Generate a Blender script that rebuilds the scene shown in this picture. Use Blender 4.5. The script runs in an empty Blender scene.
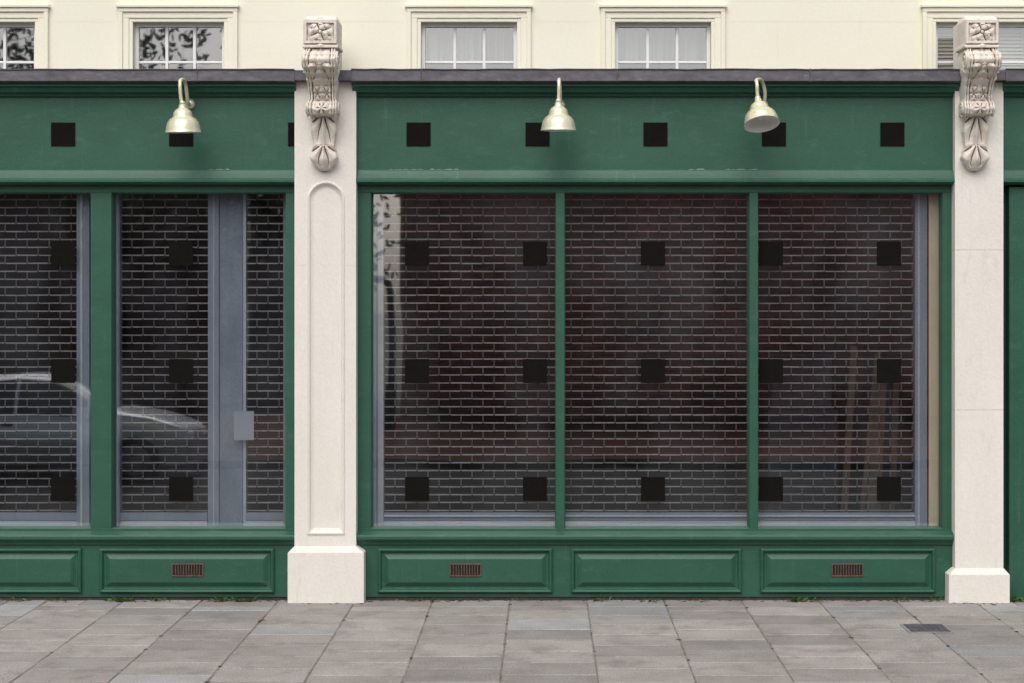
import bpy, bmesh, math, random
from math import sin, cos, pi, radians
from mathutils import Vector, Matrix
random.seed(7)
F=1750.0; D=14.0; H=2.39; VX=545.0; VY=300.0
CX=(VX-512)/125.0
def X(px,y=0.0): return CX+(px-VX)*(D+y)/F
def Z(py,y=0.0): return H+(VY-py)*(D+y)/F

sc=bpy.context.scene
# ---------------------------------------------------------------- materials
def newmat(name):
    m=bpy.data.materials.new(name); m.use_nodes=True
    nt=m.node_tree; b=nt.nodes["Principled BSDF"]; return m,nt,b
def N(nt,t,**kw):
    n=nt.nodes.new(t)
    for k,v in kw.items(): setattr(n,k,v)
    return n
def mat(name,c1,c2=None,rough=0.6,metal=0.0,scale=3.0,stretch=(1,1,1),bump=0.0,bscale=60.0,fine=0.0,lo=0.35,hi=0.65,island=0.0,spec=None,grime=None,crev=None,runs=None):
    m,nt,b=newmat(name); L=nt.links.new
    b.inputs["Roughness"].default_value=rough; b.inputs["Metallic"].default_value=metal
    if spec is not None: b.inputs["Specular IOR Level"].default_value=spec
    c2=c2 or c1
    tc=N(nt,"ShaderNodeTexCoord"); mp=N(nt,"ShaderNodeMapping"); mp.inputs["Scale"].default_value=stretch
    L(tc.outputs["Object"],mp.inputs["Vector"])
    no=N(nt,"ShaderNodeTexNoise"); no.inputs["Scale"].default_value=scale; no.inputs["Detail"].default_value=8; no.inputs["Roughness"].default_value=0.65
    L(mp.outputs[0],no.inputs["Vector"])
    mr=N(nt,"ShaderNodeMapRange"); mr.inputs["From Min"].default_value=lo; mr.inputs["From Max"].default_value=hi
    L(no.outputs["Fac"],mr.inputs["Value"])
    mx=N(nt,"ShaderNodeMix",data_type='RGBA'); mx.inputs["A"].default_value=(*c1,1); mx.inputs["B"].default_value=(*c2,1)
    L(mr.outputs[0],mx.inputs["Factor"]); col=mx.outputs["Result"]
    if fine>0:
        n2=N(nt,"ShaderNodeTexNoise"); n2.inputs["Scale"].default_value=bscale; n2.inputs["Detail"].default_value=4
        L(tc.outputs["Object"],n2.inputs["Vector"])
        r2=N(nt,"ShaderNodeMapRange"); r2.inputs["From Min"].default_value=0.3; r2.inputs["From Max"].default_value=0.7
        r2.inputs["To Min"].default_value=1-fine; r2.inputs["To Max"].default_value=1+fine
        L(n2.outputs["Fac"],r2.inputs["Value"])
        h=N(nt,"ShaderNodeHueSaturation"); L(col,h.inputs["Color"]); L(r2.outputs[0],h.inputs["Value"]); col=h.outputs[0]
    if island>0:
        g=N(nt,"ShaderNodeNewGeometry"); r3=N(nt,"ShaderNodeMapRange"); r3.inputs["To Min"].default_value=1-island; r3.inputs["To Max"].default_value=1+island
        L(g.outputs["Random Per Island"],r3.inputs["Value"])
        h=N(nt,"ShaderNodeHueSaturation"); L(col,h.inputs["Color"]); L(r3.outputs[0],h.inputs["Value"]); col=h.outputs[0]
    for gr_ in (grime,runs):
        if not gr_: continue
        gc,gs,gst,glo,ghi=gr_
        mp2=N(nt,"ShaderNodeMapping"); mp2.inputs["Scale"].default_value=gst; mp2.inputs["Location"].default_value=(3.3+gs,1.7,5.1)
        L(tc.outputs["Object"],mp2.inputs["Vector"])
        n3=N(nt,"ShaderNodeTexNoise"); n3.inputs["Scale"].default_value=gs; n3.inputs["Detail"].default_value=10; n3.inputs["Roughness"].default_value=0.7
        L(mp2.outputs[0],n3.inputs["Vector"])
        r4=N(nt,"ShaderNodeMapRange"); r4.inputs["From Min"].default_value=glo; r4.inputs["From Max"].default_value=ghi
        L(n3.outputs["Fac"],r4.inputs["Value"])
        m2=N(nt,"ShaderNodeMix",data_type='RGBA'); L(r4.outputs[0],m2.inputs["Factor"]); L(col,m2.inputs["A"]); m2.inputs["B"].default_value=(*gc,1); col=m2.outputs["Result"]
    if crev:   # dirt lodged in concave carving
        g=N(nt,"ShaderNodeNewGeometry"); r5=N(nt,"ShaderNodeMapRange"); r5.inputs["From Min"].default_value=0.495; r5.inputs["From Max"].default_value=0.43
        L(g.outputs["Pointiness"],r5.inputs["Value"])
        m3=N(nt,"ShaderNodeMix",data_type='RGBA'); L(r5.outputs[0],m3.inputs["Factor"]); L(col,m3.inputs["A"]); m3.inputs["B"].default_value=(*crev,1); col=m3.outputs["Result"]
    L(col,b.inputs["Base Color"])
    if bump>0:
        n4=N(nt,"ShaderNodeTexNoise"); n4.inputs["Scale"].default_value=bscale; n4.inputs["Detail"].default_value=6
        L(tc.outputs["Object"],n4.inputs["Vector"])
        bp=N(nt,"ShaderNodeBump"); bp.inputs["Strength"].default_value=bump; bp.inputs["Distance"].default_value=0.01
        L(n4.outputs["Fac"],bp.inputs["Height"]); L(bp.outputs[0],b.inputs["Normal"])
    return m
def glassmat(name,fac,tint,wob=0.15,wsc=1.2,dust=0.0):
    m=bpy.data.materials.new(name); m.use_nodes=True; nt=m.node_tree; nt.nodes.clear(); L=nt.links.new
    o=N(nt,"ShaderNodeOutputMaterial"); t=N(nt,"ShaderNodeBsdfTransparent"); t.inputs[0].default_value=(*tint,1)
    g=N(nt,"ShaderNodeBsdfGlossy"); g.inputs["Roughness"].default_value=0.02; g.inputs["Color"].default_value=(1,1,1,1)
    x=N(nt,"ShaderNodeMixShader"); x.inputs[0].default_value=fac
    tc=N(nt,"ShaderNodeTexCoord"); n=N(nt,"ShaderNodeTexNoise"); n.inputs["Scale"].default_value=wsc; n.inputs["Detail"].default_value=1
    L(tc.outputs["Object"],n.inputs["Vector"]); bp=N(nt,"ShaderNodeBump"); bp.inputs["Strength"].default_value=wob; bp.inputs["Distance"].default_value=0.02
    L(n.outputs["Fac"],bp.inputs["Height"]); L(bp.outputs[0],g.inputs["Normal"])
    L(t.outputs[0],x.inputs[1]); L(g.outputs[0],x.inputs[2]); out=x.outputs[0]
    if dust>0:
        df=N(nt,"ShaderNodeBsdfDiffuse"); df.inputs[0].default_value=(0.5,0.53,0.58,1)
        n2=N(nt,"ShaderNodeTexNoise"); n2.inputs["Scale"].default_value=0.9; n2.inputs["Detail"].default_value=7; n2.inputs["Roughness"].default_value=0.6
        mp=N(nt,"ShaderNodeMapping"); mp.inputs["Scale"].default_value=(1.2,1,0.7); mp.inputs["Location"].default_value=(1.2,0,4.0); L(tc.outputs["Object"],mp.inputs["Vector"]); L(mp.outputs[0],n2.inputs["Vector"])
        r=N(nt,"ShaderNodeMapRange"); r.inputs["From Min"].default_value=0.42; r.inputs["From Max"].default_value=0.72; r.inputs["To Min"].default_value=dust*0.1; r.inputs["To Max"].default_value=dust*2.6
        L(n2.outputs["Fac"],r.inputs["Value"])
        x2=N(nt,"ShaderNodeMixShader"); L(r.outputs[0],x2.inputs[0]); L(out,x2.inputs[1]); L(df.outputs[0],x2.inputs[2]); out=x2.outputs[0]
    L(out,o.inputs[0]); return m

GREEN=mat("green_paint",(0.0165,0.084,0.050),(0.0215,0.099,0.060),rough=0.50,scale=1.6,stretch=(1,1,2.2),bump=0.15,bscale=90,fine=0.12,grime=((0.055,0.14,0.105),5.0,(1,1,3),0.55,0.85),runs=((0.085,0.175,0.14),9.0,(2.5,1,0.18),0.60,0.85))
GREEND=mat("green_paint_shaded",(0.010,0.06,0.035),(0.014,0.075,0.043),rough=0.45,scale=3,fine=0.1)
STONE=mat("cream_painted_stone",(0.80,0.765,0.71),(0.76,0.72,0.655),rough=0.85,scale=2.2,stretch=(1.6,1,0.6),bump=0.25,bscale=45,fine=0.03,spec=0.2,grime=((0.56,0.49,0.41),6.0,(1.2,1,0.35),0.58,0.90),runs=((0.50,0.43,0.35),11.0,(2.2,1,0.15),0.62,0.86))
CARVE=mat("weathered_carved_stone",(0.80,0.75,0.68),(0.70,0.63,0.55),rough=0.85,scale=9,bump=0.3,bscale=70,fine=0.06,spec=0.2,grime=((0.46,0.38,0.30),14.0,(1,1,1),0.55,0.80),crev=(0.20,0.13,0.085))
STUCCO=mat("pale_yellow_stucco",(0.86,0.835,0.70),(0.84,0.81,0.665),rough=0.85,scale=1.2,bump=0.12,bscale=40,fine=0.015,spec=0.2,runs=((0.66,0.62,0.50),5.0,(2.5,1,0.25),0.62,0.9))
WHITE=mat("white_gloss_paint",(0.82,0.82,0.80),rough=0.35)
LEAD=mat("lead_flashing",(0.075,0.07,0.085),(0.13,0.12,0.14),rough=0.55,metal=0.2,scale=5,stretch=(1,1,3),bump=0.5,bscale=18,fine=0.15,grime=((0.30,0.29,0.30),9,(0.6,1,4),0.60,0.75))
BLACK=mat("matt_black",(0.007,0.007,0.006),(0.010,0.009,0.008),rough=0.8,scale=20,spec=0.05)
GRILLE=mat("galvanised_grille",(0.46,0.43,0.45),(0.24,0.22,0.24),rough=0.5,metal=0.2,scale=1.1,fine=0.2)
GRILLD=mat("grille_links",(0.26,0.24,0.26),(0.16,0.15,0.16),rough=0.6,metal=0.2,scale=1.3,fine=0.2)
RAIL=mat("blue_grey_rail",(0.32,0.37,0.46),(0.27,0.31,0.39),rough=0.5,scale=4,stretch=(3,1,0.5),fine=0.05)
RAILL=mat("pale_rail",(0.58,0.62,0.71),(0.48,0.52,0.61),rough=0.5,scale=4,stretch=(0.5,1,3),fine=0.05)
FROST=mat("translucent_film",(0.22,0.26,0.33),(0.36,0.41,0.50),rough=0.12,scale=1.3,stretch=(2,1,0.9),fine=0.08,spec=0.6)
BEIGE=mat("beige_plaster",(0.85,0.70,0.52),(0.78,0.62,0.44),rough=0.8,scale=4)
DARK=mat("dark_interior",(0.018,0.015,0.016),(0.028,0.024,0.025),rough=0.9,scale=2,spec=0.1)
IFLOOR=mat("interior_floor",(0.05,0.045,0.04),(0.03,0.027,0.025),rough=0.8,scale=3,spec=0.1)
WOOD=mat("raw_timber",(0.16,0.105,0.075),(0.09,0.058,0.042),rough=0.8,scale=3,stretch=(6,6,0.6),spec=0.1)
GREYB=mat("grey_board",(0.09,0.10,0.125),(0.055,0.063,0.08),rough=0.8,scale=1.5,spec=0.1)
BRASS=mat("pale_brass",(0.86,0.82,0.62),(0.74,0.70,0.50),rough=0.33,metal=0.45,scale=6,fine=0.05)
ENAMEL=mat("white_enamel",(0.87,0.86,0.83),rough=0.35)
RUST=mat("rusty_iron",(0.085,0.05,0.038),(0.14,0.085,0.062),rough=0.8,scale=30,fine=0.2)
RUSTD=mat("vent_dark",(0.012,0.01,0.01),rough=0.9)
SLAB=mat("paving_slab",(0.295,0.270,0.252),(0.365,0.338,0.32),rough=0.9,scale=2.6,bump=0.4,bscale=95,fine=0.30,island=0.17,spec=0.2,grime=((0.20,0.182,0.17),3.5,(1,1,1),0.50,0.74),runs=((0.45,0.43,0.40),38.0,(1,1,1),0.66,0.74))
SLABB=mat("paving_slab_grey",(0.29,0.288,0.285),(0.36,0.358,0.355),rough=0.9,scale=4.0,bump=0.4,bscale=95,fine=0.30,island=0.18,spec=0.2)
MORTAR=mat("paving_joint",(0.11,0.095,0.078),(0.30,0.27,0.235),rough=0.95,scale=5,fine=0.2)
ASPH=mat("asphalt",(0.038,0.037,0.037),(0.05,0.048,0.047),rough=0.9,scale=3,bump=0.4,bscale=150,fine=0.2,spec=0.1)
PAVER=mat("red_brick_paving",(0.10,0.045,0.036),(0.062,0.033,0.028),rough=0.9,scale=3,fine=0.25,bscale=20,spec=0.1)
KERB=mat("granite_kerb",(0.32,0.31,0.30),(0.26,0.25,0.25),rough=0.8,scale=10,fine=0.15,island=0.1)
KERBD=mat("dark_kerb",(0.08,0.075,0.07),(0.06,0.055,0.052),rough=0.9,scale=10,fine=0.15,spec=0.1)
GROUND=mat("earth",(0.12,0.11,0.09),(0.09,0.10,0.06),rough=1.0,scale=0.3)
FLAKE=mat("chalky_paint",(0.42,0.48,0.44),(0.24,0.31,0.27),rough=0.9,scale=60)
WEED=mat("weed_leaf",(0.07,0.17,0.03),(0.14,0.19,0.04),rough=0.6,scale=30,island=0.3)
MOSS=mat("moss_and_grit",(0.05,0.055,0.03),(0.09,0.08,0.06),rough=1.0,scale=40,fine=0.3,bscale=200,spec=0.05)
BARK=mat("bark",(0.05,0.04,0.035),(0.09,0.07,0.055),rough=0.9,scale=20)
LEAF=mat("leaf",(0.04,0.07,0.025),(0.07,0.09,0.035),rough=0.6,scale=10,island=0.4)
NET=mat("net_curtain",(0.46,0.46,0.45),(0.28,0.28,0.28),rough=0.9,scale=3,stretch=(12,1,0.2))
BLIND=mat("blind_slat",(0.75,0.73,0.68),rough=0.5)
ROOFM=mat("slate",(0.09,0.09,0.10),(0.12,0.12,0.13),rough=0.7,scale=8)
PAPER=mat("paper",(0.40,0.44,0.51),rough=0.7)
DBRICK=mat("dark_brick_plinth",(0.045,0.03,0.035),(0.075,0.05,0.05),rough=0.8,scale=12,fine=0.3)
CARP=mat("silver_car_paint",(0.42,0.44,0.47),rough=0.25,metal=0.5)
CARG=mat("car_glass",(0.01,0.012,0.014),rough=0.05)
TYRE=mat("tyre_rubber",(0.015,0.015,0.015),rough=0.9)
LAMPR=mat("tail_lamp",(0.35,0.02,0.02),rough=0.3)
SGLASS=glassmat("shop_glass",0.29,(0.82,0.84,0.84),0.10,1.0,dust=0.022)
WGLASS=glassmat("sash_glass",0.32,(0.85,0.87,0.87),0.03,2.0)
def brickmat(name,c1,c2,mo):
    m,nt,b=newmat(name); L=nt.links.new; b.inputs["Roughness"].default_value=0.85
    tc=N(nt,"ShaderNodeTexCoord"); mp=N(nt,"ShaderNodeMapping"); mp.inputs["Rotation"].default_value=(radians(90),0,0)
    L(tc.outputs["Object"],mp.inputs["Vector"])
    br=N(nt,"ShaderNodeTexBrick"); br.inputs["Scale"].default_value=1.0; br.inputs["Brick Width"].default_value=0.225; br.inputs["Row Height"].default_value=0.075
    br.inputs["Mortar Size"].default_value=0.006; br.inputs["Color1"].default_value=(*c1,1); br.inputs["Color2"].default_value=(*c2,1); br.inputs["Mortar"].default_value=(*mo,1)
    L(mp.outputs[0],br.inputs["Vector"])
    no=N(nt,"ShaderNodeTexNoise"); no.inputs["Scale"].default_value=0.7; no.inputs["Detail"].default_value=6; no.inputs["Roughness"].default_value=0.65
    L(tc.outputs["Object"],no.inputs["Vector"]); r=N(nt,"ShaderNodeMapRange"); r.inputs["From Min"].default_value=0.32; r.inputs["From Max"].default_value=0.68; r.inputs["To Min"].default_value=0.50; r.inputs["To Max"].default_value=1.35
    L(no.outputs["Fac"],r.inputs["Value"]); h=N(nt,"ShaderNodeHueSaturation"); L(r.outputs[0],h.inputs["Value"]); L(br.outputs["Color"],h.inputs["Color"]); L(h.outputs[0],b.inputs["Base Color"])
    return m
BRICK=brickmat("red_brickwork",(0.29,0.10,0.085),(0.19,0.07,0.062),(0.28,0.21,0.19))
BRICKD=brickmat("sooty_brickwork",(0.10,0.06,0.05),(0.07,0.045,0.04),(0.12,0.10,0.09))

# ---------------------------------------------------------------- builder
class B:
    def __init__(s): s.v=[];s.f=[];s.m=[];s.mats=[]
    def mi(s,m):
        if m not in s.mats: s.mats.append(m)
        return s.mats.index(m)
    def add(s,vs,fs,m):
        o=len(s.v); s.v+= [tuple(v) for v in vs]; k=s.mi(m)
        for f in fs: s.f.append([i+o for i in f]); s.m.append(k)
    def box(s,x0,x1,y0,y1,z0,z1,m,M=None):
        if x0>x1:x0,x1=x1,x0
        if y0>y1:y0,y1=y1,y0
        if z0>z1:z0,z1=z1,z0
        vs=[Vector(p) for p in [(x0,y0,z0),(x1,y0,z0),(x1,y1,z0),(x0,y1,z0),(x0,y0,z1),(x1,y0,z1),(x1,y1,z1),(x0,y1,z1)]]
        if M: vs=[M@v for v in vs]
        s.add(vs,[(0,3,2,1),(4,5,6,7),(0,1,5,4),(1,2,6,5),(2,3,7,6),(3,0,4,7)],m)
    def prof(s,pts,x0,x1,m):
        n=len(pts); vs=[(x0,p[0],p[1]) for p in pts]+[(x1,p[0],p[1]) for p in pts]
        fs=[(i,(i+1)%n,(i+1)%n+n,i+n) for i in range(n)]+[tuple(range(n)),tuple(range(n,2*n))]
        s.add(vs,fs,m)
    def loops(s,lps,m,fill=True,closed=True):
        n=len(lps[0]); vs=[p for l in lps for p in l]; fs=[]
        for k in range(len(lps)-1):
            for i in range(n if closed else n-1):
                fs.append((k*n+i,k*n+(i+1)%n,(k+1)*n+(i+1)%n,(k+1)*n+i))
        if fill: fs.append(tuple((len(lps)-1)*n+i for i in range(n)))
        s.add(vs,fs,m)
    def panel(s,x0,x1,z0,z1,steps,m,fill=True):
        s.loops([[(x0+i,y,z0+i),(x1-i,y,z0+i),(x1-i,y,z1-i),(x0+i,y,z1-i)] for i,y in steps],m,fill)
    def tube(s,path,rad,n,m,cap=True):
        path=[Vector(p) for p in path]; lps=[]
        up=Vector((0.13,0.21,0.97))
        for i,p in enumerate(path):
            a=path[max(i-1,0)]; b=path[min(i+1,len(path)-1)]; t=(b-a).normalized()
            u=t.cross(up); 
            if u.length<0.05: u=t.cross(Vector((1,0,0)))
            u.normalize(); w=t.cross(u)
            r=rad[i] if isinstance(rad,(list,tuple)) else rad
            lps.append([tuple(p+u*(r*cos(2*pi*k/n))+w*(r*sin(2*pi*k/n))) for k in range(n)])
        s.loops(lps,m,fill=cap)
        if cap: o=len(s.v)-len(lps)*n; s.f.append([o+k for k in range(n)]); s.m.append(s.mi(m))
    def lathe(s,pr,n,m,M):
        s.loops([[tuple(M@Vector((r*cos(2*pi*k/n),r*sin(2*pi*k/n),z))) for k in range(n)] for r,z in pr],m,fill=False)
    def ell(s,c,r,m,seg=10,rg=6,M=None):
        lp=[]
        for j in range(1,rg):
            a=pi*j/rg; lp.append([(r[0]*sin(a)*cos(2*pi*k/seg),r[1]*sin(a)*sin(2*pi*k/seg),r[2]*cos(a)) for k in range(seg)])
        lp=[[Vector(p) for p in l] for l in lp]
        if M: lp=[[M@p for p in l] for l in lp]
        lp=[[tuple(p+Vector(c)) for p in l] for l in lp]
        s.loops(lp,m,fill=True); o=len(s.v)-len(lp)*seg; s.f.append([o+k for k in range(seg)]); s.m.append(s.mi(m))
    def build(s,name,parent=None,smooth=False,bevel=0,recalc=True):
        me=bpy.data.meshes.new(name); me.from_pydata(s.v,[],s.f)
        for m in s.mats: me.materials.append(m)
        me.polygons.foreach_set("material_index",s.m); me.update()
        if recalc:
            bm=bmesh.new(); bm.from_mesh(me); bmesh.ops.recalc_face_normals(bm,faces=bm.faces); bm.to_mesh(me); bm.free()
        ob=bpy.data.objects.new(name,me); sc.collection.objects.link(ob)
        if parent: ob.parent=parent
        if smooth:
            me.polygons.foreach_set("use_smooth",[True]*len(me.polygons))
            try: me.set_sharp_from_angle(angle=radians(50))
            except Exception: pass
        if bevel:
            md=ob.modifiers.new("Bevel",'BEVEL'); md.width=bevel; md.segments=2; md.limit_method='ANGLE'; md.angle_limit=radians(40)
        return ob
def empty(name,loc=(0,0,0)):
    e=bpy.data.objects.new(name,None); e.location=loc; sc.collection.objects.link(e); e.empty_display_size=0.2; return e

shop=empty("shop_building")
XL,XR=X(-440),X(1400)
YW=0.40       # upper wall plane
# ---------------------------------------------------------------- upper wall & sash windows
wins=[(-62,35),(133,224),(421,517),(615,711),(936,1033),(1210,1306)]
zt=Z(22,YW); zb=zt-0.98; ztop=8.6
b=B()
xs=[XL]+sum([[X(a,YW),X(c,YW)] for a,c in wins],[])+[XR]
for i in range(0,len(xs),2): b.box(xs[i],xs[i+1],YW,YW+0.35,3.5,zt+0.001,STUCCO)
b.box(XL,XR,YW,YW+0.35,zt,ztop,STUCCO)
for a,c in wins: b.box(X(a,YW),X(c,YW),YW+0.001,YW+0.35,3.5,zb,STUCCO)
b.box(XL,XR,YW-0.25,YW+0.36,ztop,ztop+0.25,STUCCO); b.box(XL,XR,YW-0.1,YW+0.355,ztop-0.2,ztop-0.002,STUCCO)
b.build("upper_wall",shop)
for i,(a,c) in enumerate(wins):
    x0,x1=X(a,YW),X(c,YW); w=B()
    def band(o,i2,y0,m=STUCCO):
        w.box(x0-o,x0-i2,y0,YW+0.01,zb,zt+i2,m); w.box(x1+i2,x1+o,y0,YW+0.01,zb,zt+i2,m); w.box(x0-o,x1+o,y0-0.0005,YW+0.01,zt+i2,zt+o,m)
    band(0.115,0.080,YW-0.034); band(0.081,0.03,YW-0.018); band(0.031,0.0,YW-0.008)
    w.box(x0-0.13,x1+0.13,YW-0.05,YW+0.01,zt+0.115,zt+0.14,STUCCO)
    w.box(x0-0.1,x1+0.1,YW-0.09,YW+0.1,zb-0.07,zb,STUCCO)
    w.build("window_architrave",shop,bevel=0.004)
    s=B(); ys=YW+0.07; fr=0.030
    s.box(x0,x0+fr,ys,ys+0.06,zb,zt,WHITE); s.box(x1-fr,x1,ys,ys+0.06,zb,zt,WHITE)
    s.box(x0+fr,x1-fr,ys,ys+0.06,zt-fr,zt,WHITE); s.box(x0+fr,x1-fr,ys,ys+0.06,zb,zb+0.05,WHITE)
    pw=(x1-x0-2*fr)/3
    for k in (1,2): s.box(x0+fr+pw*k-0.012,x0+fr+pw*k+0.012,ys+0.012,ys+0.05,zb+0.05,zt-fr,WHITE)
    for k in range(1,4):
        zz=zt-fr-0.290*k; s.box(x0+fr,x1-fr,ys+0.014,ys+0.048,zz-0.01,zz+0.01,WHITE)
    s.build("sash_frame",shop,bevel=0.003)
    g=B(); g.add([(x0,ys+0.03,zb),(x1,ys+0.03,zb),(x1,ys+0.03,zt),(x0,ys+0.03,zt)],[(0,1,2,3)],WGLASS); g.build("sash_glass",shop)
    r=B(); r.box(x0-0.3,x1+0.3,YW+0.36,YW+2.4,zb-0.05,zt+0.3,DARK)
    ro=r.build("window_room",shop)
    bm=bmesh.new(); bm.from_mesh(ro.data)
    ff=[f for f in bm.faces if abs(f.normal.y)>0.9 and f.calc_center_median().y<YW+0.5]; bmesh.ops.delete(bm,geom=ff,context='FACES_ONLY'); bm.to_mesh(ro.data); bm.free()
    c2=B()
    if i in (2,3):
        yy=YW+0.2; n=60; segs=[(x0-0.02,x0+(x1-x0)*0.62),(x0+(x1-x0)*0.68,x1+0.02)] if i==2 else [(x0-.02,x1+.02)]
        for (p,q) in segs:
            lp0=[];lp1=[]
            for k in range(n+1):
                xx=p+(q-p)*k/n; dy=0.014*sin(k*0.9+i)+0.01*sin(k*0.37)
                lp0.append((xx,yy+dy,zt-0.30)); lp1.append((xx,yy+dy,zt+0.05))
            c2.loops([lp0,lp1],NET,fill=False,closed=False)
        c2.build("net_curtain",shop,smooth=True,recalc=False)
    elif i==4:
        for k in range(30):
            zz=zt-0.02-k*0.030; M=Matrix.Translation((0,YW+0.17,zz))@Matrix.Rotation(radians(48),4,'X')
            c2.box(x0,x1,-0.017,0.017,-0.001,0.001,BLIND,M)
        c2.build("venetian_blind",shop)

# ---------------------------------------------------------------- shop cornice, fascia, frames, stall riser
YP=-0.150    # pilaster face
bays=[(X(-400),X(297,-0.1)),(X(353,-0.1),X(957.5,-0.1)),(X(1001,-0.1),X(1395))]
YF=-0.075
zc0=Z(83,-0.2); zc1=Z(70,-0.2); zfb=Z(170,YF)
b=B()
for (x0,x1) in bays:
    b.prof([(YW,zc1+0.05),(-0.24,zc1),(-0.245,zc0+0.01),(-0.215,zc0),(-0.21,zc0+0.03),(YW,zc0+0.03)],x0,x1,LEAD)
    xx=x0+0.55
    while xx<x1-0.1:
        b.box(xx-0.005,xx+0.005,-0.249,-0.1,zc0+0.004,zc1+0.006,LEAD); xx+=1.5+random.uniform(-.3,.3)
    b.tube([(x0+(x1-x0)*k/40,-0.246,zc1+random.uniform(-.003,.003)) for k in range(41)],0.006,6,LEAD)
b.build("lead_flashing",shop,bevel=0.004)
b=B()
zf=zc0+0.03
for (x0,x1) in bays:
    P=[(0.1,zf),(-0.195,zf),(-0.195,Z(86,-.2)),(-0.165,Z(88,-.17)),(-0.145,Z(92,-.15)),(-0.105,Z(94,-.12)),(-0.10,Z(96,-.12)),(YF,Z(97,YF)),
       (YF,zfb),(-0.09,zfb-0.004),(-0.105,Z(174,-.12)),(-0.125,Z(178,-.13)),(-0.138,Z(179.5,-.14)),(-0.138,Z(182,-.14)),(-0.11,Z(183.5,-.12)),(-0.05,Z(185,-.06)),(0.1,Z(185,-.06))]
    b.prof(P,x0,x1,GREEN)
b.build("fascia",shop,bevel=0.002)
b=B()
for (pa,pb) in ((388,420),(430,458),(688,705),(725,752),(208,226)):
    p=pa
    while p<pb:
        w=random.uniform(4,11); hh=random.uniform(0.3,1.0); yy=YF-0.0025
        pts=[(X(p,yy),yy,Z(169.6,yy)),(X(p+w,yy),yy,Z(169.6,yy)),(X(p+w*.8,yy),yy,Z(169.6-hh,yy)),(X(p+w*.3,yy),yy,Z(169.6-hh*random.uniform(.4,1.2),yy))]
        b.add(pts,[(0,1,2,3)],FLAKE); p+=w+random.uniform(0,1)
b.build("chalky_paint_edge",shop)
b=B()
for px in (-55,63,181,300,418.5,537.5,655.5,774,892.5,1128):
    y0=YF-0.008
    xa,xb=X(px-12,y0),X(px+12,y0)
    if px==300: xb=X(296,y0)
    b.box(xa,xb,y0,YF+0.002,Z(146,y0),Z(122.5,y0),BLACK)
b.build("fascia_black_squares",shop)
b=B(); YG=0.06
for px in (-55,63,181,417,535,653,771,889):
    for py in (253.5,371,489):
        y0=YG-0.006; b.box(X(px-12,y0),X(px+12,y0),y0,y0+0.004,Z(py+12,y0),Z(py-12,y0),BLACK)
b.build("window_black_squares",shop)

fb=B(); gl=B()
def frame(outer,panes,yf=-0.035,ybk=0.10):
    zt_,zb_=Z(192.5,yf),Z(528.5,yf); zT=Z(184.5,-.04); zB=Z(531.5,-.04)
    xs=[X(outer[0],yf)]+sum([[X(a-.5,yf),X(c+.5,yf)] for a,c in panes],[])+[X(outer[1],yf)]
    for i in range(0,len(xs),2): fb.box(xs[i],xs[i+1],yf,ybk,zb_,zt_,GREEN)
    fb.box(xs[0],xs[-1],yf-0.003,ybk,zt_,zT,GREEN); fb.box(xs[0],xs[-1],yf-0.003,ybk,zB,zb_,GREEN)
    for a,c in panes:
        xa,xc=X(a-.5,yf),X(c+.5,yf); 
        fb.panel(xa,xc,zb_,zt_,[(-0.002,yf+0.02),(0.004,yf+0.022),(0.007,YG-0.01),(0.007,YG+0.01)],GREEN,fill=False)
        gl.add([(xa,YG,zb_),(xc,YG,zb_),(xc,YG,zt_),(xa,YG,zt_)],[(0,1,2,3)],SGLASS)
frame((-398,297),[(-385,-290),(-268,-190),(-168,90),(112,285)])
frame((355,957),[(371.5,555.5),(565,749),(758.5,942)])
fb.build("window_frame",shop,bevel=0.003); gl.build("shop_glazing",shop)

b=B()
for (x0,x1) in bays[:2]:
    zs=Z(531,-.05)
    P=[(0.12,zs+0.004),(-0.05,zs),(-0.115,Z(535.5,-.12)),(-0.12,Z(536.5,-.12)),(-0.12,Z(539.5,-.12)),(-0.105,Z(541,-.1)),(-0.09,Z(541.5,-.1)),(-0.075,Z(545,-.08)),(0.12,Z(545,-.08))]
    b.prof(P,x0,x1,GREEN)
b.build("window_sill",shop,bevel=0.003)
b=B(); YS=-0.06
zA=Z(545,-.08); zP0=Z(592.5,YS); zP1=Z(548,YS)
pan=[(-290,-110),(-90,82),(100,274.5),(378,552.5),(571,741.5),(760,935)]
for (x0,x1) in bays[:2]:
    b.box(x0,x1,YS,0.12,Z(597,YS),zA+0.002,GREEN)
    b.box(x0,x1,YS+0.012,0.12,-0.02,Z(597,YS),DBRICK)
for a,c in pan:
    b.panel(X(a,YS),X(c,YS),zP0,zP1,[(0,YS+0.004),(0,YS-0.022),(0.012,YS-0.034),(0.022,YS-0.030),(0.032,YS-0.010),(0.036,YS-0.004),(0.048,YS-0.004),(0.085,YS-0.026),(0.09,YS-0.026)],GREEN)
b.build("stall_riser",shop,bevel=0.0015)
b=B()
x0,x1=bays[2]
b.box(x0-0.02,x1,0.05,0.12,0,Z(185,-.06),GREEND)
b.box(X(1009,-.05),X(1060,-.05),-0.06,0.06,0,Z(187,-.06),GREEN)
b.box(X(1060,-.05),x1,-0.03,0.06,0,Z(187,-.06),GREEN)
xx=X(1075)
while xx<x1-0.7:
    for z0,z1 in ((0.15,0.9),(1.0,3.1)): b.panel(xx,xx+0.55,z0,z1,[(0,-0.028),(0,-0.05),(0.03,-0.05),(0.04,-0.032),(0.1,-0.045)],GREEN)
    xx+=0.68
b.build("panelled_door",shop,bevel=0.002)
b=B()
b.box(XL,XR,0.125,4.2,0.0,0.05,IFLOOR); b.box(XL,XR,0.10,4.2,3.35,3.45,DARK); b.box(XL,XR,4.2,4.3,0.0,3.45,DARK)
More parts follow.
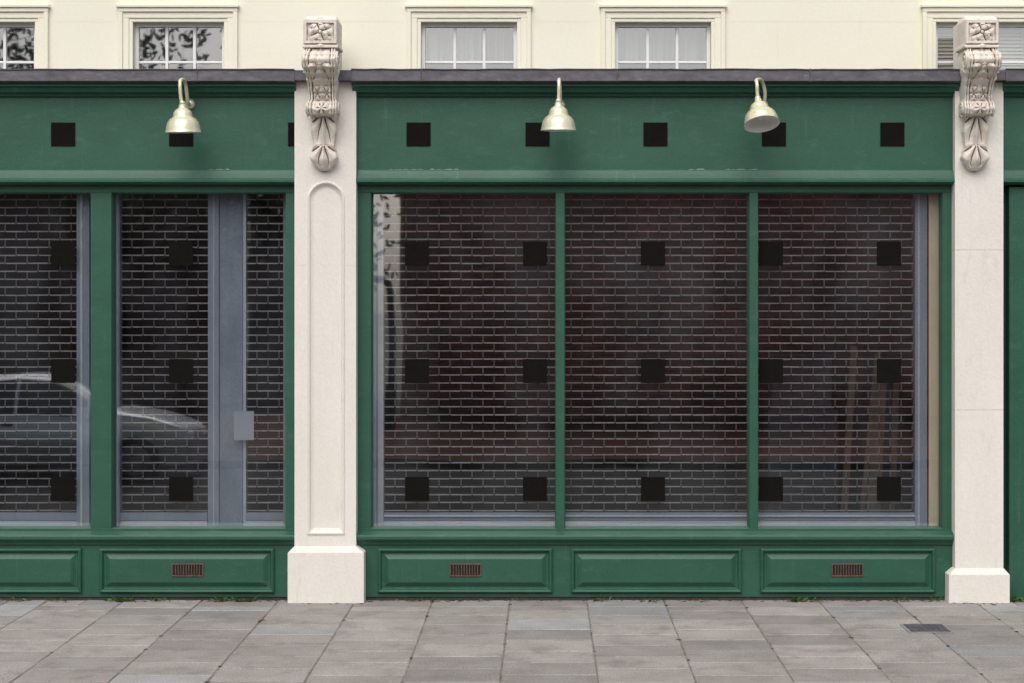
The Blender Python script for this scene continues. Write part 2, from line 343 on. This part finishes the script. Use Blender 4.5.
b.box(XL-0.2,XL,-0.05,4.3,-0.02,ztop,STUCCO); b.box(XR,XR+0.2,-0.05,4.3,-0.02,ztop,STUCCO)
b.box(XL,XR,0.10,YW-0.1,3.46,Z(83,-.2)+0.02,DARK)
b.box(X(297),X(357),-0.02,0.55,0.05,3.35,DARK); b.box(X(957.5),X(1000),-0.02,4.2,0.05,3.35,DARK)
b.box(XL,X(-398),-0.1,0.2,-0.02,Z(70),STONE)
b.box(XL,XR,YW+0.37,9,ztop-0.05,ztop+0.05,ROOFM); b.box(XL,XR,9,9.2,0,ztop,STUCCO)
b.build("shop_interior",shop)

# ---------------------------------------------------------------- security grilles
def grille(x0,x1,z0,z1):
    g=B(); y=0.155; row=0.0645; pit=0.178; z=z0+0.02; k=0
    while z<z1:
        xx=x0-(0.5*pit if k%2 else 0)
        while xx<x1:
            a=max(xx+0.006,x0); c=min(xx+pit-0.006,x1)
            if c-a>0.01: 
                j=random.uniform(-.0012,.0012); j2=j+random.uniform(-.0012,.0012); h=0.0050+random.uniform(-.0006,.0006)
                g.add([(a,y-.005,z-h+j),(c,y-.005,z-h+j2),(c,y+.005,z-h+j2),(a,y+.005,z-h+j),(a,y-.005,z+h+j),(c,y-.005,z+h+j2),(c,y+.005,z+h+j2),(a,y+.005,z+h+j)],[(0,3,2,1),(4,5,6,7),(0,1,5,4),(1,2,6,5),(2,3,7,6),(3,0,4,7)],GRILLE)
            xx+=pit
        xx=x0+(0.5*pit if k%2 else 0)
        while xx<x1:
            if xx>x0+0.01: g.box(xx-0.0032,xx+0.0032,y-0.003,y+0.004,z+0.003,min(z+row-0.003,z1),GRILLD)
            xx+=pit
        z+=row; k+=1
    return g
gz0,gz1=Z(513,.155),Z(191,.155)
yg=.155
gr=empty("security_grille")
grille(X(384,yg),X(914,yg),gz0,gz1).build("brick_bond_curtain",gr,recalc=False)
b=B()
b.box(X(373,yg),X(384,yg),0.11,0.2,0.05,3.35,RAILL); b.box(X(376,.1),X(378,.1),0.105,0.112,0.05,3.35,RAIL)
b.box(X(914,yg),X(926,yg),0.11,0.2,0.05,3.35,RAIL); b.box(X(918,.1),X(920,.1),0.105,0.112,0.05,3.35,RAILL)
b.box(X(384,yg),X(914,yg),0.13,0.18,Z(520,yg),Z(512.5,yg),RAIL); b.box(X(384,yg),X(914,yg),0.12,0.18,Z(535,yg),Z(520.5,yg),RAILL)
b.box(X(384,yg),X(914,yg),0.115,0.125,Z(516.5,yg),Z(514.5,yg),RAILL)
b.build("guide_rail",gr,bevel=0.003)
gr2=empty("security_grille")
for a,c in ((-380,78),(121,208),(246,284)):
    grille(X(a,yg),X(c,yg),gz0,gz1).build("brick_bond_curtain",gr2,recalc=False)
b=B()
for a,c in ((78,91),(113.5,121),(284,287)):
    b.box(X(a,yg),X(c,yg),0.11,0.2,0.05,3.35,RAIL)
b.box(X(80,.1),X(82.5,.1),0.103,0.112,0.05,3.35,RAILL); b.box(X(116,.1),X(118,.1),0.103,0.112,0.05,3.35,RAILL)
b.box(X(208,yg),X(246,yg),0.15,0.25,0.05,3.35,RAIL)
b.box(X(208,.13),X(219,.13),0.125,0.152,0.05,3.35,RAIL); b.box(X(213,.12),X(214.5,.12),0.120,0.126,0.05,3.35,RAILL)
b.box(X(243,.13),X(246,.13),0.135,0.152,0.05,3.35,RAILL)
b.box(X(219.5,.14),X(242.5,.14),0.143,0.149,0.05,3.35,FROST)
for a,c in ((-380,78),(121,208),(246,284)):
    b.box(X(a,yg),X(c,yg),0.13,0.18,Z(520,yg),Z(512.5,yg),RAIL); b.box(X(a,yg),X(c,yg),0.12,0.18,Z(535,yg),Z(520.5,yg),RAILL)
b.build("guide_rail",gr2,bevel=0.003)
b=B(); b.box(X(928.5,.12),X(947,.12),0.10,0.14,0.05,3.35,BEIGE); b.build("plaster_return",shop)
b=B(); b.box(X(234,.07),X(254,.07),0.064,0.066,Z(440,.07),Z(411,.07),PAPER); b.build("window_notice",shop)
for (px,w,lean,py) in ((840,7,9,345),(856,5,13,352),(872,10,8,372),(890,6,6,366),(864,4,10,350)):
    b=B(); y=0.7; x=X(px,y); zt2=Z(py,y)
    M=Matrix.Translation((x,y,0.05))@Matrix.Rotation(radians(lean*0.5),4,'Y')@Matrix.Rotation(radians(-6),4,'X')
    b.box(-w/250,w/250,-0.015,0.015,0,zt2-0.05,WOOD,M); b.build("timber_plank",bevel=0.002)
b=B(); 
b.box(X(768,1.6),X(838,1.6),1.6,1.9,0.05,Z(410,1.6),GREYB); b.box(X(772,1.6),X(832,1.6),1.62,1.88,Z(410,1.6)+.003,Z(357,1.6),GREYB); b.box(X(770,1.6),X(834,1.6),1.59,1.9,Z(357,1.6)+.002,Z(354,1.6),GREYB)
b.build("stacked_boxes",bevel=0.004)

# ---------------------------------------------------------------- air vents
for px in (187.5,465.5,847.5):
    b=B(); y0=YS-0.030; x0,x1=X(px-16,y0),X(px+16,y0); z0,z1=Z(576.5,y0),Z(563.5,y0)
    b.panel(x0,x1,z0,z1,[(0,y0+0.006),(0,y0-0.005),(0.009,y0-0.006),(0.011,y0+0.003)],RUST,fill=False)
    b.box(x0+0.005,x1-0.005,y0+0.0015,y0+0.003,z0+0.005,z1-0.005,RUSTD)
    n=10
    for k in range(1,n+1):
        xx=x0+0.010+(x1-x0-0.020)*k/(n+1); b.box(xx-0.0032,xx+0.0032,y0-0.003,y0+0.001,z0+0.011,z1-0.011,RUST)
    b.build("air_vent",bevel=0.001)

# ---------------------------------------------------------------- pilasters with carved consoles
def smooth(a,b_,t): 
    t=max(0,min(1,(t-a)/(b_-a))); return t*t*(3-2*t)
def interp(tab,t):
    if t<=tab[0][0]: return tab[0][1]
    for (a,va),(c,vc) in zip(tab,tab[1:]):
        if t<=c:
            k=(t-a)/(c-a); k=k*k*(3-2*k) ; return va+(vc-va)*k
    return tab[-1][1]
PJ=[(17,.34),(18.5,.40),(21,.42),(44.5,.42),(46,.44),(48,.44),(49,.40),(51,.41),(55,.475),(60,.51),(67,.49),(73,.44),(80,.375),(88,.33),(96,.305),(101,.305),(104,.335),(109,.36),(114,.345),(117,.27),(119,.23),(128,.225),(140,.215),(150,.225),(160,.23),(168,.21),(172,.17)]
WD=[(16,12),(18,15),(21,16.5),(44,16.5),(45,17.5),(48,17.5),(49.5,14.5),(57,16),(68,16),(78,14.5),(90,14),(99,13.5),(104,15),(113,15),(118,12),(122,11.5),(132,12.5),(140,11),(147,10),(152,12),(158,13.5),(163,11.5),(168,7),(172,3)]
def lobes(u,p,uc,pc,n,r0,r1,h,ph=0.0):
    dx=(u-uc)*17; dy=p-pc; rr=math.hypot(dx,dy); th=math.atan2(dx,dy)
    k=(rr-r0)/(r1-r0)
    if k<0 or k>1: return 0.0
    return h*(abs(cos(n*th+ph))**0.7)*sin(pi*min(1,k*0.75+0.22))
def relief(u,p):
    a=abs(u); r=0.0
    if 21<p<45:
        q=(p-33)/11.0; m=max(a,abs(q)*0.98)
        if m>0.80: r=0.022
        else:
            r=lobes(u,p,0,33,2,2.5,9,0.034,0.78)+lobes(u,p,0,33,4,7,12.5,0.02)+0.03*math.exp(-((u*17)**2+(p-33)**2)/6)
    elif 48.5<=p<118:
        strap=smooth(0.66,0.72,a); r=0.018*strap-0.012*math.exp(-((a-0.84)/0.035)**2)
        r-=0.016*math.exp(-((a-0.64)/0.04)**2)*(1 if p<101 else .4)
        if p<66:
            r+=0.020*math.exp(-((a-0.36)/0.16)**2)*smooth(50,54,p)*(1-smooth(62,66,p))+0.012*math.exp(-(a/0.10)**2)
        if 64<p<102 and a<0.66:
            r+=lobes(u,p,0,62,3.5,5,30,0.036)+0.018*math.exp(-(a/0.12)**2)*(1-smooth(92,100,p))
            r+=lobes(u,p,0.33,94,3,1.5,7,0.02)+lobes(u,p,-0.33,94,3,1.5,7,0.02)
        if 101<=p<117 and a<0.66: r+=lobes(u,p,0,109,3,1.5,8,0.028)+0.02*math.exp(-((u*17)**2+(p-109)**2)/4)
    else:
        if p<148: r=lobes(u,p,0,114,4.5,4,33,0.042)+0.022*math.exp(-(a/0.13)**2)-0.006
        if p>=146: r=max(r,lobes(u,p,0,143,4.5,2,29,0.042))+0.012*math.exp(-(a/0.15)**2)
    return r
def console(b,pc,yb):
    lps=[]; NU=64; p=17.0
    while p<=172.01:
        hw=interp(WD,p)/125.0; pj=interp(PJ,p); zz=Z(p,-(pj-0.05)) ; row=[(X(pc,-.3)-hw,yb,zz)]
        for k in range(NU+1):
            u=-1+2*k/NU; edge=1-max(0,(abs(u)-0.92)/0.08)**2*0.06
            row.append((X(pc,-.3)+u*hw,-(pj*edge+relief(u,p)),zz))
        row.append((X(pc,-.3)+hw,yb,zz)); lps.append(row); p+=0.7
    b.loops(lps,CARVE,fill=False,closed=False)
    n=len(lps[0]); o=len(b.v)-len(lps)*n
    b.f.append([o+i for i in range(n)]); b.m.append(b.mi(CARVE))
    for sx in (-1,1):
        for (pz,yy,r) in ((61,-.42,.085),(109,-.28,.055)):
            zc=Z(pz,yy); xe=X(pc,-.3)+sx*interp(WD,pz)/125.0
            pth=[]; rad=[]
            for k in range(40):
                t=k/39; rr=r*(1-0.8*t); a=-pi/2+t*4.2*pi
                pth.append((xe+sx*(0.010*t),yy+rr*cos(a),zc+rr*sin(a))); rad.append(0.010-0.003*t)
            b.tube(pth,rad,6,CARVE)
def pilaster(pl,pr,pc,bl,br,pbt,arch):
    e=empty("stone_pilaster")
    b=B(); yf=YP
    x0,x1=X(pl,yf),X(pr,yf); zt_=Z(82,yf); z0=Z(pbt,yf)
    if arch:
        xa,xb=X(307,yf),X(345,yf); zs=Z(535,yf); r=(xb-xa)/2; za=Z(181,yf)-r; xm=(xa+xb)/2; K=24
        def archloop(i,y):
            L=[(xa+i,y,zs+i),(xb-i,y,zs+i)]
            for k in range(K+1):
                a=pi*k/K; L.append((xm+(r-i)*cos(a),y,za+(r-i)*sin(a)))
            return L
        lo=[(x0,yf,z0),(x1,yf,z0)]
        for k in range(K+1):
            t=k/K
            if t<0.25: lo.append((x1,yf,za+(zt_-za)*(t/0.25)))
            elif t<=0.75: lo.append((x1+(x0-x1)*((t-0.25)/0.5),yf,zt_))
            else: lo.append((x0,yf,zt_+(za-zt_)*((t-0.75)/0.25)))
        b.loops([lo,archloop(0,yf),archloop(0.004,yf-0.008),archloop(0.014,yf-0.012),archloop(0.024,yf-0.004),archloop(0.030,yf+0.012),archloop(0.048,yf+0.020),archloop(0.052,yf+0.022)],STONE)
        b.add([(x0,yf,z0),(x0,0.1,z0),(x0,0.1,zt_),(x0,yf,zt_)],[(0,1,2,3)],STONE)
        b.add([(x1,yf,z0),(x1,0.1,z0),(x1,0.1,zt_),(x1,yf,zt_)],[(0,1,2,3)],STONE)
        b.add([(x0,yf,zt_),(x1,yf,zt_),(x1,0.1,zt_),(x0,0.1,zt_)],[(0,1,2,3)],STONE)
        zj=Z(265,yf)
        b.build("shaft",e)
        b=B(); 
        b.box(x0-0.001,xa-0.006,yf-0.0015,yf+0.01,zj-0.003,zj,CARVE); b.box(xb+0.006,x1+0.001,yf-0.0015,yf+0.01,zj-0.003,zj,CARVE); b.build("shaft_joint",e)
    else:
        z_=z0
        for pj in (410,250,82):
            z2=Z(pj,yf); b.box(x0,x1,yf,0.1,z_,z2-0.0015,STONE); z_=z2
        b.build("shaft",e,bevel=0.002)
    b=B(); yb=YP-0.045
    xb0,xb1=X(bl,yb),X(br,yb); zp=Z(pbt+4,yb)
    b.box(xb0,xb1,yb,0.1,-0.01,zp,STONE)
    b.loops([[(xb0,yb,zp),(xb1,yb,zp),(xb1,0.1,zp),(xb0,0.1,zp)],[(x0-.004,yf-.006,z0+.02),(x1+.004,yf-.006,z0+.02),(x1+.004,.1,z0+.02),(x0-.004,.1,z0+.02)]],STONE)
    b.build("plinth",e,bevel=0.006)
    b=B(); b.box(X(pc-14,-.17),X(pc+14,-.17),-0.32,0.2,Z(82,-.2),Z(19,-.2),STONE)
    b.box(x0-0.02,x1+0.02,-0.236,YW,Z(82,yf)+0.001,Z(70.5,-.2),LEAD)
    b.build("capping",e,bevel=0.005)
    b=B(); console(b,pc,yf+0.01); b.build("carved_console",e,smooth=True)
    return e
pilaster(294.5,356,322.5,287.5,364,549,True)
pilaster(955,1003.5,978,949,1010,571,False)

# ---------------------------------------------------------------- swan neck wall lamps
def lamp(px_top,px_sh,py_sh,px_wall,py_wall,tx,ty):
    e=empty("wall_lamp"); b=B()
    yy=-0.42
    top=Vector((X(px_top,yy),yy,Z(78,yy)))
    wall=Vector((X(px_wall,YF),YF,Z(py_wall,YF)))
    sh=Vector((X(px_sh,yy),yy,Z(py_sh,yy)))
    Mw=Matrix.Translation(wall)@Matrix.Rotation(radians(90),4,'X')
    b.lathe([(0.0,0.03),(0.02,0.028),(0.035,0.02),(0.042,0.006),(0.042,0.0)],24,BRASS,Mw)
    ctrl=[wall+Vector((0,-0.02,0)),wall+Vector((0,-0.08,0.0)),Vector((wall.x,YF-0.13,wall.z+0.08)),Vector((wall.x*.8+top.x*.2,YF-0.16,top.z-0.03)),Vector(((top.x+wall.x)/2,YF-0.22,top.z)),Vector((top.x,yy+0.03,top.z-0.012)),Vector((top.x,yy,top.z-0.05)),Vector((sh.x*.3+top.x*.7,yy,sh.z+0.06)),sh]
    pts=[]
    C=[ctrl[0]]+ctrl+[ctrl[-1]]
    for i in range(1,len(C)-2):
        for k in range(6):
            t=k/6; p0,p1,p2,p3=C[i-1],C[i],C[i+1],C[i+2]
            pts.append(0.5*((2*p1)+(-p0+p2)*t+(2*p0-5*p1+4*p2-p3)*t*t+(-p0+3*p1-3*p2+p3)*t*t*t))
    pts.append(ctrl[-1])
    b.tube(pts,0.0145,10,BRASS)
    M=Matrix.Translation(sh)@Matrix.Rotation(radians(ty),4,'Y')@Matrix.Rotation(radians(tx),4,'X')
    out=[(0.0,0.03),(0.018,0.03),(0.024,0.015),(0.020,0.005),(0.028,0.0),(0.030,-0.02),(0.040,-0.028),(0.056,-0.038),(0.068,-0.054),(0.074,-0.072),(0.075,-0.088),(0.082,-0.096),(0.100,-0.108),(0.117,-0.130),(0.127,-0.158),(0.132,-0.185),(0.135,-0.205),(0.140,-0.212)]
    b.lathe(out,40,BRASS,M)
    inn=[(0.140,-0.212),(0.134,-0.2115),(0.128,-0.19),(0.108,-0.137),(0.09,-0.113),(0.064,-0.09),(0.06,-0.06),(0.02,-0.035),(0.0,-0.034)]
    b.lathe(inn,40,ENAMEL,M)
    b.ell(tuple(M@Vector((0,0,-0.12))),(0.032,0.032,0.045),ENAMEL,16,10)
    b.build("shade_and_arm",e,smooth=True)
lamp(180,182.5,105,190,104,3,-1)
lamp(559,558.5,103,560,105,2,0)
lamp(757,758,100,763,105,-22,-6)

# ---------------------------------------------------------------- paving
b=B(); cols=0.613; xo=X(590,-1)
GX0,GX1=-11.0,11.5
n=-int((xo-GX0)/cols)
def slab(bb,x0,x1,y0,y1,m):
    g=0.004+random.uniform(0,0.003); x0+=g;x1-=g;y0+=g;y1-=g
    dz=[random.uniform(-0.002,0.002) for _ in range(4)]; h=random.uniform(-0.001,0.001); c=0.006
    def zz(x,y):
        u=(x-x0)/(x1-x0); v=(y-y0)/(y1-y0); return h+dz[0]*(1-u)*(1-v)+dz[1]*u*(1-v)+dz[2]*u*v+dz[3]*(1-u)*v
    R=[(x0,y0),(x1,y0),(x1,y1),(x0,y1)]; Ri=[(x0+c,y0+c),(x1-c,y0+c),(x1-c,y1-c),(x0+c,y1-c)]
    bb.loops([[(x,y,-0.03) for x,y in R],[(x,y,zz(x,y)-0.004) for x,y in R],[(x,y,zz(x,y)) for x,y in Ri]],m)
k=0; x=xo+n*cols
while x<GX1:
    sw=random.choice((0.24,0.30,0.36,0.36))
    m=SLABB if random.random()<0.45 else SLAB
    if sw==0.24:
        slab(b,x,x+cols*.5,-(0.06+sw),-0.06,m); slab(b,x+cols*.5,x+cols,-(0.06+sw),-0.06,SLABB)
    else: slab(b,x,x+cols,-(0.06+sw),-0.06,m)
    y=-(0.06+sw)
    tgt=-(0.54 if k%2 else 0.73)
    slab(b,x,x+cols,tgt,y,SLABB if random.random()<.2 else SLAB); y=tgt
    while y>-4.4:
        d=0.385; y2=max(y-d,-4.5)
        if y-y2>0.05: slab(b,x,x+cols,y2,y,SLABB if random.random()<.08 else SLAB)
        y=y2
    x+=cols; k+=1
b.box(GX0-40,GX1+40,-4.5,0.1,-0.035,-0.006,MORTAR)
b.build("pavement",recalc=True)
b=B(); xa,xb_=X(905,-1.3),X(950,-1.3)
ya=lambda py: -(D-F*H/(py-VY))
y0,y1=ya(633),ya(624.5)
b.box(xa,xb_,y0,y1,0.001,0.005,KERB); b.box(xa+0.02,xb_-0.02,y0+0.02,y1-0.02,0.002,0.008,LEAD)
for k in range(7):
    t=xa+0.04+(xb_-xa-0.08)*k/6; b.box(t-0.006,t+0.006,y0+0.035,y1-0.035,0.008,0.0105,LEAD)
b.build("utility_cover",bevel=0.001)
b=B()
xx=-50
while xx<50:
    b.box(xx+0.004,xx+0.91,-4.66,-4.504,-0.14,0.002,KERB); b.box(xx+0.004,xx+0.91,-12.15,-12.0,-0.14,0.002,KERBD); xx+=0.914
b.build("kerb",bevel=0.01)
b=B(); b.box(-50,50,-12.0,-4.66,-0.2,-0.125,ASPH); b.build("road")
b=B(); b.box(-50,50,-22,-12.15,-0.2,-0.004,PAVER); b.build("brick_paved_footway")
b=B(); b.add([(-300,-300,-0.205),(300,-300,-0.205),(300,300,-0.205),(-300,300,-0.205)],[(0,1,2,3)],GROUND); b.build("ground")

# ---------------------------------------------------------------- weeds, moss and grit
b=B()
spots=[(18,5),(60,3),(118,12),(128,9),(158,6),(222,14),(246,12),(236,6),(410,3),(430,3),(470,2),(520,3),(600,8),(650,4),(700,3),(795,14),(812,5),(850,3),(900,6),(935,4),(1013,12),(1020,7)]
for px,num in spots:
    cx_=X(px,-.12); cy=-0.095
    for k in range(num*4):
        a=random.uniform(0,2*pi); L=random.uniform(0.02,0.07); t=random.uniform(0.2,1.1); w=L*random.uniform(.12,.28)
        bx=cx_+random.gauss(0,0.045); byy=cy+random.uniform(-0.05,0.01)
        dx,dy=cos(a)*cos(t),-abs(sin(a))*cos(t); dz=sin(t); sx,sy=-sin(a),cos(a)
        p0=Vector((bx,byy,0)); p1=p0+Vector((dx,dy,dz))*L*0.55; p2=p0+Vector((dx,dy,dz*0.75))*L
        s_=Vector((sx,sy,0))*w
        b.add([p0,p1+s_,p2,p1-s_],[(0,1,2,3)],WEED)
for k in range(420):
    if k<300: cx_=random.uniform(-7,7); cy=-0.075-abs(random.gauss(0,0.035))
    else:
        cx_=xo+cols*random.randint(-9,9)+random.gauss(0,.006); cy=random.uniform(-4,-.1)
    if X(287,-.2)<cx_<X(364,-.2) or X(948,-.2)<cx_<X(1010,-.2): cy-=0.13
    r=random.uniform(.003,.011)
    b.ell((cx_,cy,0.002),(r*random.uniform(1,2.5),r,r*.35),MOSS,6,4)
b.build("weeds_and_moss",recalc=False)

# ---------------------------------------------------------------- opposite side of the street (seen reflected in the glass)
bb=empty("brick_building"); yb=-22.0; xl=CX-3.0; xr=24.0; hB=6.5
b=B()
wx=[CX+5.2+5.6*k for k in range(3)]
def wrow(z0,z1,hw):
    xs=[xl]+sum([[x-hw,x+hw] for x in wx],[])+[xr]
    for i in range(0,len(xs),2): b.box(xs[i],xs[i+1],yb-0.4,yb,z0,z1,BRICK)
b.box(xl,xr,yb-0.4,yb,-0.01,4.75,BRICK); wrow(4.75,5.9,0.5); b.box(xl,xr,yb-0.4,yb,5.9,hB,BRICK)
b.box(xl,xl+0.3,yb-10,yb-0.4,-0.01,hB,BRICK); b.box(xr-0.3,xr,yb-10,yb-0.4,-0.01,hB,BRICK); b.box(xl,xr,yb-10.3,yb-10,-0.01,hB,BRICK)
for k in range(6):
    x=xl+0.4+4.6*k; b.box(x,x+0.45,yb,yb+0.12,-0.01,hB-0.2,BRICK)
b.build("walls",bb)
b=B(); b.box(xl-.1,xr+.1,yb-10.4,yb+0.2,hB,hB+0.15,STONE)
for x in wx:
    for z0,z1,hw in ((4.75,5.9,.5),):
        b.box(x-hw,x-hw+.06,yb-.2,yb-.14,z0,z1,WHITE); b.box(x+hw-.06,x+hw,yb-.2,yb-.14,z0,z1,WHITE); b.box(x-.02,x+.02,yb-.19,yb-.15,z0,z1,WHITE)
b.build("stone_trim",bb)
b=B()
for x in wx: b.box(x-.5,x+.5,yb-.3,yb-.25,4.75,5.9,DARK)
b.box(xl,xr,yb-10,yb-.4,hB-.1,hB-.05,ROOFM); b.build("window_panes",bb)

def tree(name,x,y,h,seed,leaves,maxd=5):
    rnd=random.Random(seed); e=empty(name); b=B(); lv=B(); tips=[]
    def grow(p,d,L,r,depth):
        n=4; pts=[p]; rad=[r]; q=p.copy(); dd=d.copy()
        for i in range(n):
            dd=(dd+Vector((rnd.gauss(0,.13),rnd.gauss(0,.13),rnd.gauss(0.03,.08)))).normalized(); q=q+dd*(L/n); pts.append(q.copy()); rad.append(r*(1-0.45*(i+1)/n))
        b.tube(pts,rad,8 if depth<2 else 4,BARK,cap=False)
        if depth>=maxd: tips.append(q); return
        nb=3 if depth<3 else 2+rnd.randint(0,1)
        for k in range(nb):
            a=rnd.uniform(0,2*pi); sp=rnd.uniform(.35,.8); ax=dd.orthogonal().normalized(); ax.rotate(Matrix.Rotation(a,3,dd)); nd=(dd*cos(sp)+ax*sin(sp)); nd.z+=0.12; nd.normalize()
            grow(pts[-1] if k<2 else pts[-2],nd,L*rnd.uniform(.62,.82),rad[-1]*rnd.uniform(.65,.85),depth+1)
    grow(Vector((x,y,-0.02)),Vector((0,0,1)),h*0.26,h*0.022,0)
    for t in tips:
        for k in range(leaves):
            c=t+Vector((rnd.gauss(0,.35),rnd.gauss(0,.35),rnd.gauss(0,.30))); a=Vector((rnd.gauss(0,1),rnd.gauss(0,1),rnd.gauss(0,1))).normalized()*0.09; o=a.orthogonal().normalized()*0.05
            lv.add([c-a,c+o,c+a,c-o],[(0,1,2,3)],LEAF)
    b.build("trunk_and_limbs",e,recalc=False)
    if leaves: lv.build("crown_leaves",e,recalc=False)
tree("street_tree",CX-8.6,-17.5,10.0,3,6,6)
tree("street_tree",CX-11.5,-18.5,11.5,11,14)
tree("street_tree",CX-15.5,-17,10,21,16)
tb=empty("terraced_house"); b=B(); b.box(-40,CX-5.6,-36,-27,-.01,5.5,BRICKD); b.prof([(-36.3,5.5),(-26.7,5.5),(-31.5,8.0)],-40,CX-5.5,ROOFM)
b.build("walls_and_roof",tb)
b=B()
for k in range(9):
    for z0 in (0.9,3.4):
        x=CX-7-3.3*k; b.box(x-.5,x+.5,-27.02,-26.97,z0,z0+1.4,DARK); b.box(x-.03,x+.03,-26.97,-26.95,z0,z0+1.4,WHITE)
b.build("windows",tb)
b=B(); yl=-18.0; sc_=(D-yl)/F; lx=CX+(389-VX)*sc_; lz=H+(VY-279)*sc_
b.tube([(lx,yl,0),(lx,yl,lz*0.3)],0.10,12,RUSTD); 
b.tube([(lx,yl,lz*.3),(lx,yl,lz-.2),(lx-.03,yl,lz-.05),(lx-.15,yl,lz+.02),(lx-.45,yl,lz+.03)],0.065,10,RUSTD); b.ell((lx-.55,yl,lz+.0),(.28,.12,.07),RUSTD,16,8)
b.build("street_lamp",smooth=True)

# parked car on the far side of the road
def interpl(tab,t):
    for (a,va),(c,vc) in zip(tab,tab[1:]):
        if t<=c: return va+(vc-va)*max(0,(t-a)/(c-a))
    return tab[-1][1]
def car(x,y,paint):
    e=empty("parked_car"); b=B(); zr=-0.125
    top=[(-2.1,.62),(-2.0,.88),(-1.85,.98),(-1.55,1.30),(-1.2,1.42),(-.4,1.46),(.2,1.40),(.95,1.0),(1.6,.90),(2.0,.76),(2.1,.55)]
    wid=[(-2.1,.70),(-1.9,.80),(-1.3,.86),(1.2,.86),(1.8,.80),(2.1,.64)]
    xs=[-2.1,-2.04,-1.9,-1.75,-1.55,-1.35,-1.1,-.7,-.35,-.3,.1,.4,.65,.95,1.2,1.5,1.8,2.0,2.1]
    R=[]
    for s in xs:
        zt_=interpl(top,s); w=interpl(wid,s); belt=min(zt_-0.02,.93); cab=max(0,min(1,(zt_-.95)/.35)); wt=w*(.93-.22*cab)
        half=[(w*.85,.22),(w*.98,.36),(w,.60),(w*.98,belt-.04),(w*.95,belt),(wt,zt_-.05 if zt_>1.05 else zt_-.01),(wt*.8,zt_),(0,zt_+.015)]
        ring=[(x+s,y+p,zr+q) for p,q in half]+[(x+s,y-p,zr+q) for p,q in reversed(half[:-1])]
        R.append(ring)
    n=len(R[0]); o=len(b.v); b.v+=[p for r in R for p in r]
    for k in range(len(R)-1):
        for i in range(n):
            s=(xs[k]+xs[k+1])/2; side=i in (4,n-6) ; g=False
            if side and -1.5<s<.75 and not (-.35<=s<=-.3): g=True
            if i in (5,6,7,8) and (.2<s<.95 or -1.85<s<-1.4) : g=True
            b.f.append([o+k*n+i,o+k*n+(i+1)%n,o+(k+1)*n+(i+1)%n,o+(k+1)*n+i]); b.m.append(b.mi(CARG if g else paint))
    b.f.append([o+i for i in range(n)]); b.m.append(b.mi(paint)); b.f.append([o+(len(R)-1)*n+i for i in range(n)]); b.m.append(b.mi(paint))
    for sy in (-1,1):
        b.box(x+1.93,x+2.08,y+sy*.48-.12,y+sy*.48+.12,zr+.58,zr+.70,ENAMEL); b.box(x-2.12,x-2.0,y+sy*.56-.10,y+sy*.56+.10,zr+.68,zr+.84,LAMPR)
        b.box(x+.52,x+.68,y+sy*.93-.08,y+sy*.93+.06,zr+.95,zr+1.05,paint)
        b.box(x-.5,x-.35,y+sy*.865-.01,y+sy*.865+.01,zr+.78,zr+.81,TYRE)
    b.build("body",e,smooth=True)
    w=B()
    for s in (-1.3,1.32):
        for sy in (-1,1):
            M=Matrix.Translation((x+s,y+sy*.79,zr+.31))@Matrix.Rotation(radians(90*sy),4,'X')
            w.lathe([(0,-.10),(.20,-.10),(.29,-.10),(.315,-.06),(.315,.06),(.29,.10),(0,.10)],28,TYRE,M)
            w.lathe([(.2,-.104),(.19,-.112),(.05,-.108),(0,-.115)],28,LEAD,M)
    w.build("wheels",e,smooth=True)
car(CX-7.0,-10.9,CARP)

# ---------------------------------------------------------------- light, world, camera
w=bpy.data.worlds.new("World"); sc.world=w; w.use_nodes=True; nt=w.node_tree
sky=nt.nodes.new("ShaderNodeTexSky"); sky.sky_type='NISHITA'; sky.sun_disc=False; sky.sun_elevation=radians(48); sky.sun_rotation=radians(190); sky.air_density=1.0; sky.dust_density=3.5
hs=nt.nodes.new("ShaderNodeHueSaturation"); hs.inputs["Saturation"].default_value=0.46
bg=nt.nodes["Background"]; bg.inputs["Strength"].default_value=0.15
nt.links.new(sky.outputs[0],hs.inputs["Color"]); nt.links.new(hs.outputs[0],bg.inputs["Color"])
sl=bpy.data.lights.new("sun","SUN"); sl.energy=1.5; sl.angle=radians(55); sl.color=(1,0.975,0.94)
so=bpy.data.objects.new("sun",sl); sc.collection.objects.link(so)
az=radians(190); el=radians(50)
d=Vector((sin(az)*cos(el),cos(az)*cos(el),sin(el)))
so.rotation_euler=d.to_track_quat('Z','Y').to_euler(); so.location=d*30
cam=bpy.data.cameras.new("camera"); co=bpy.data.objects.new("camera",cam); sc.collection.objects.link(co)
co.location=(CX,-D,H); co.rotation_euler=(radians(90),0,0); cam.sensor_width=36; cam.lens=F*36/1024
cam.shift_x=(512-VX)/1024; cam.shift_y=(VY-341.5)/1024; cam.clip_end=1000; cam.clip_start=0.1
sc.camera=co
sc.view_settings.view_transform='Standard'; sc.view_settings.look='None'; sc.view_settings.exposure=0
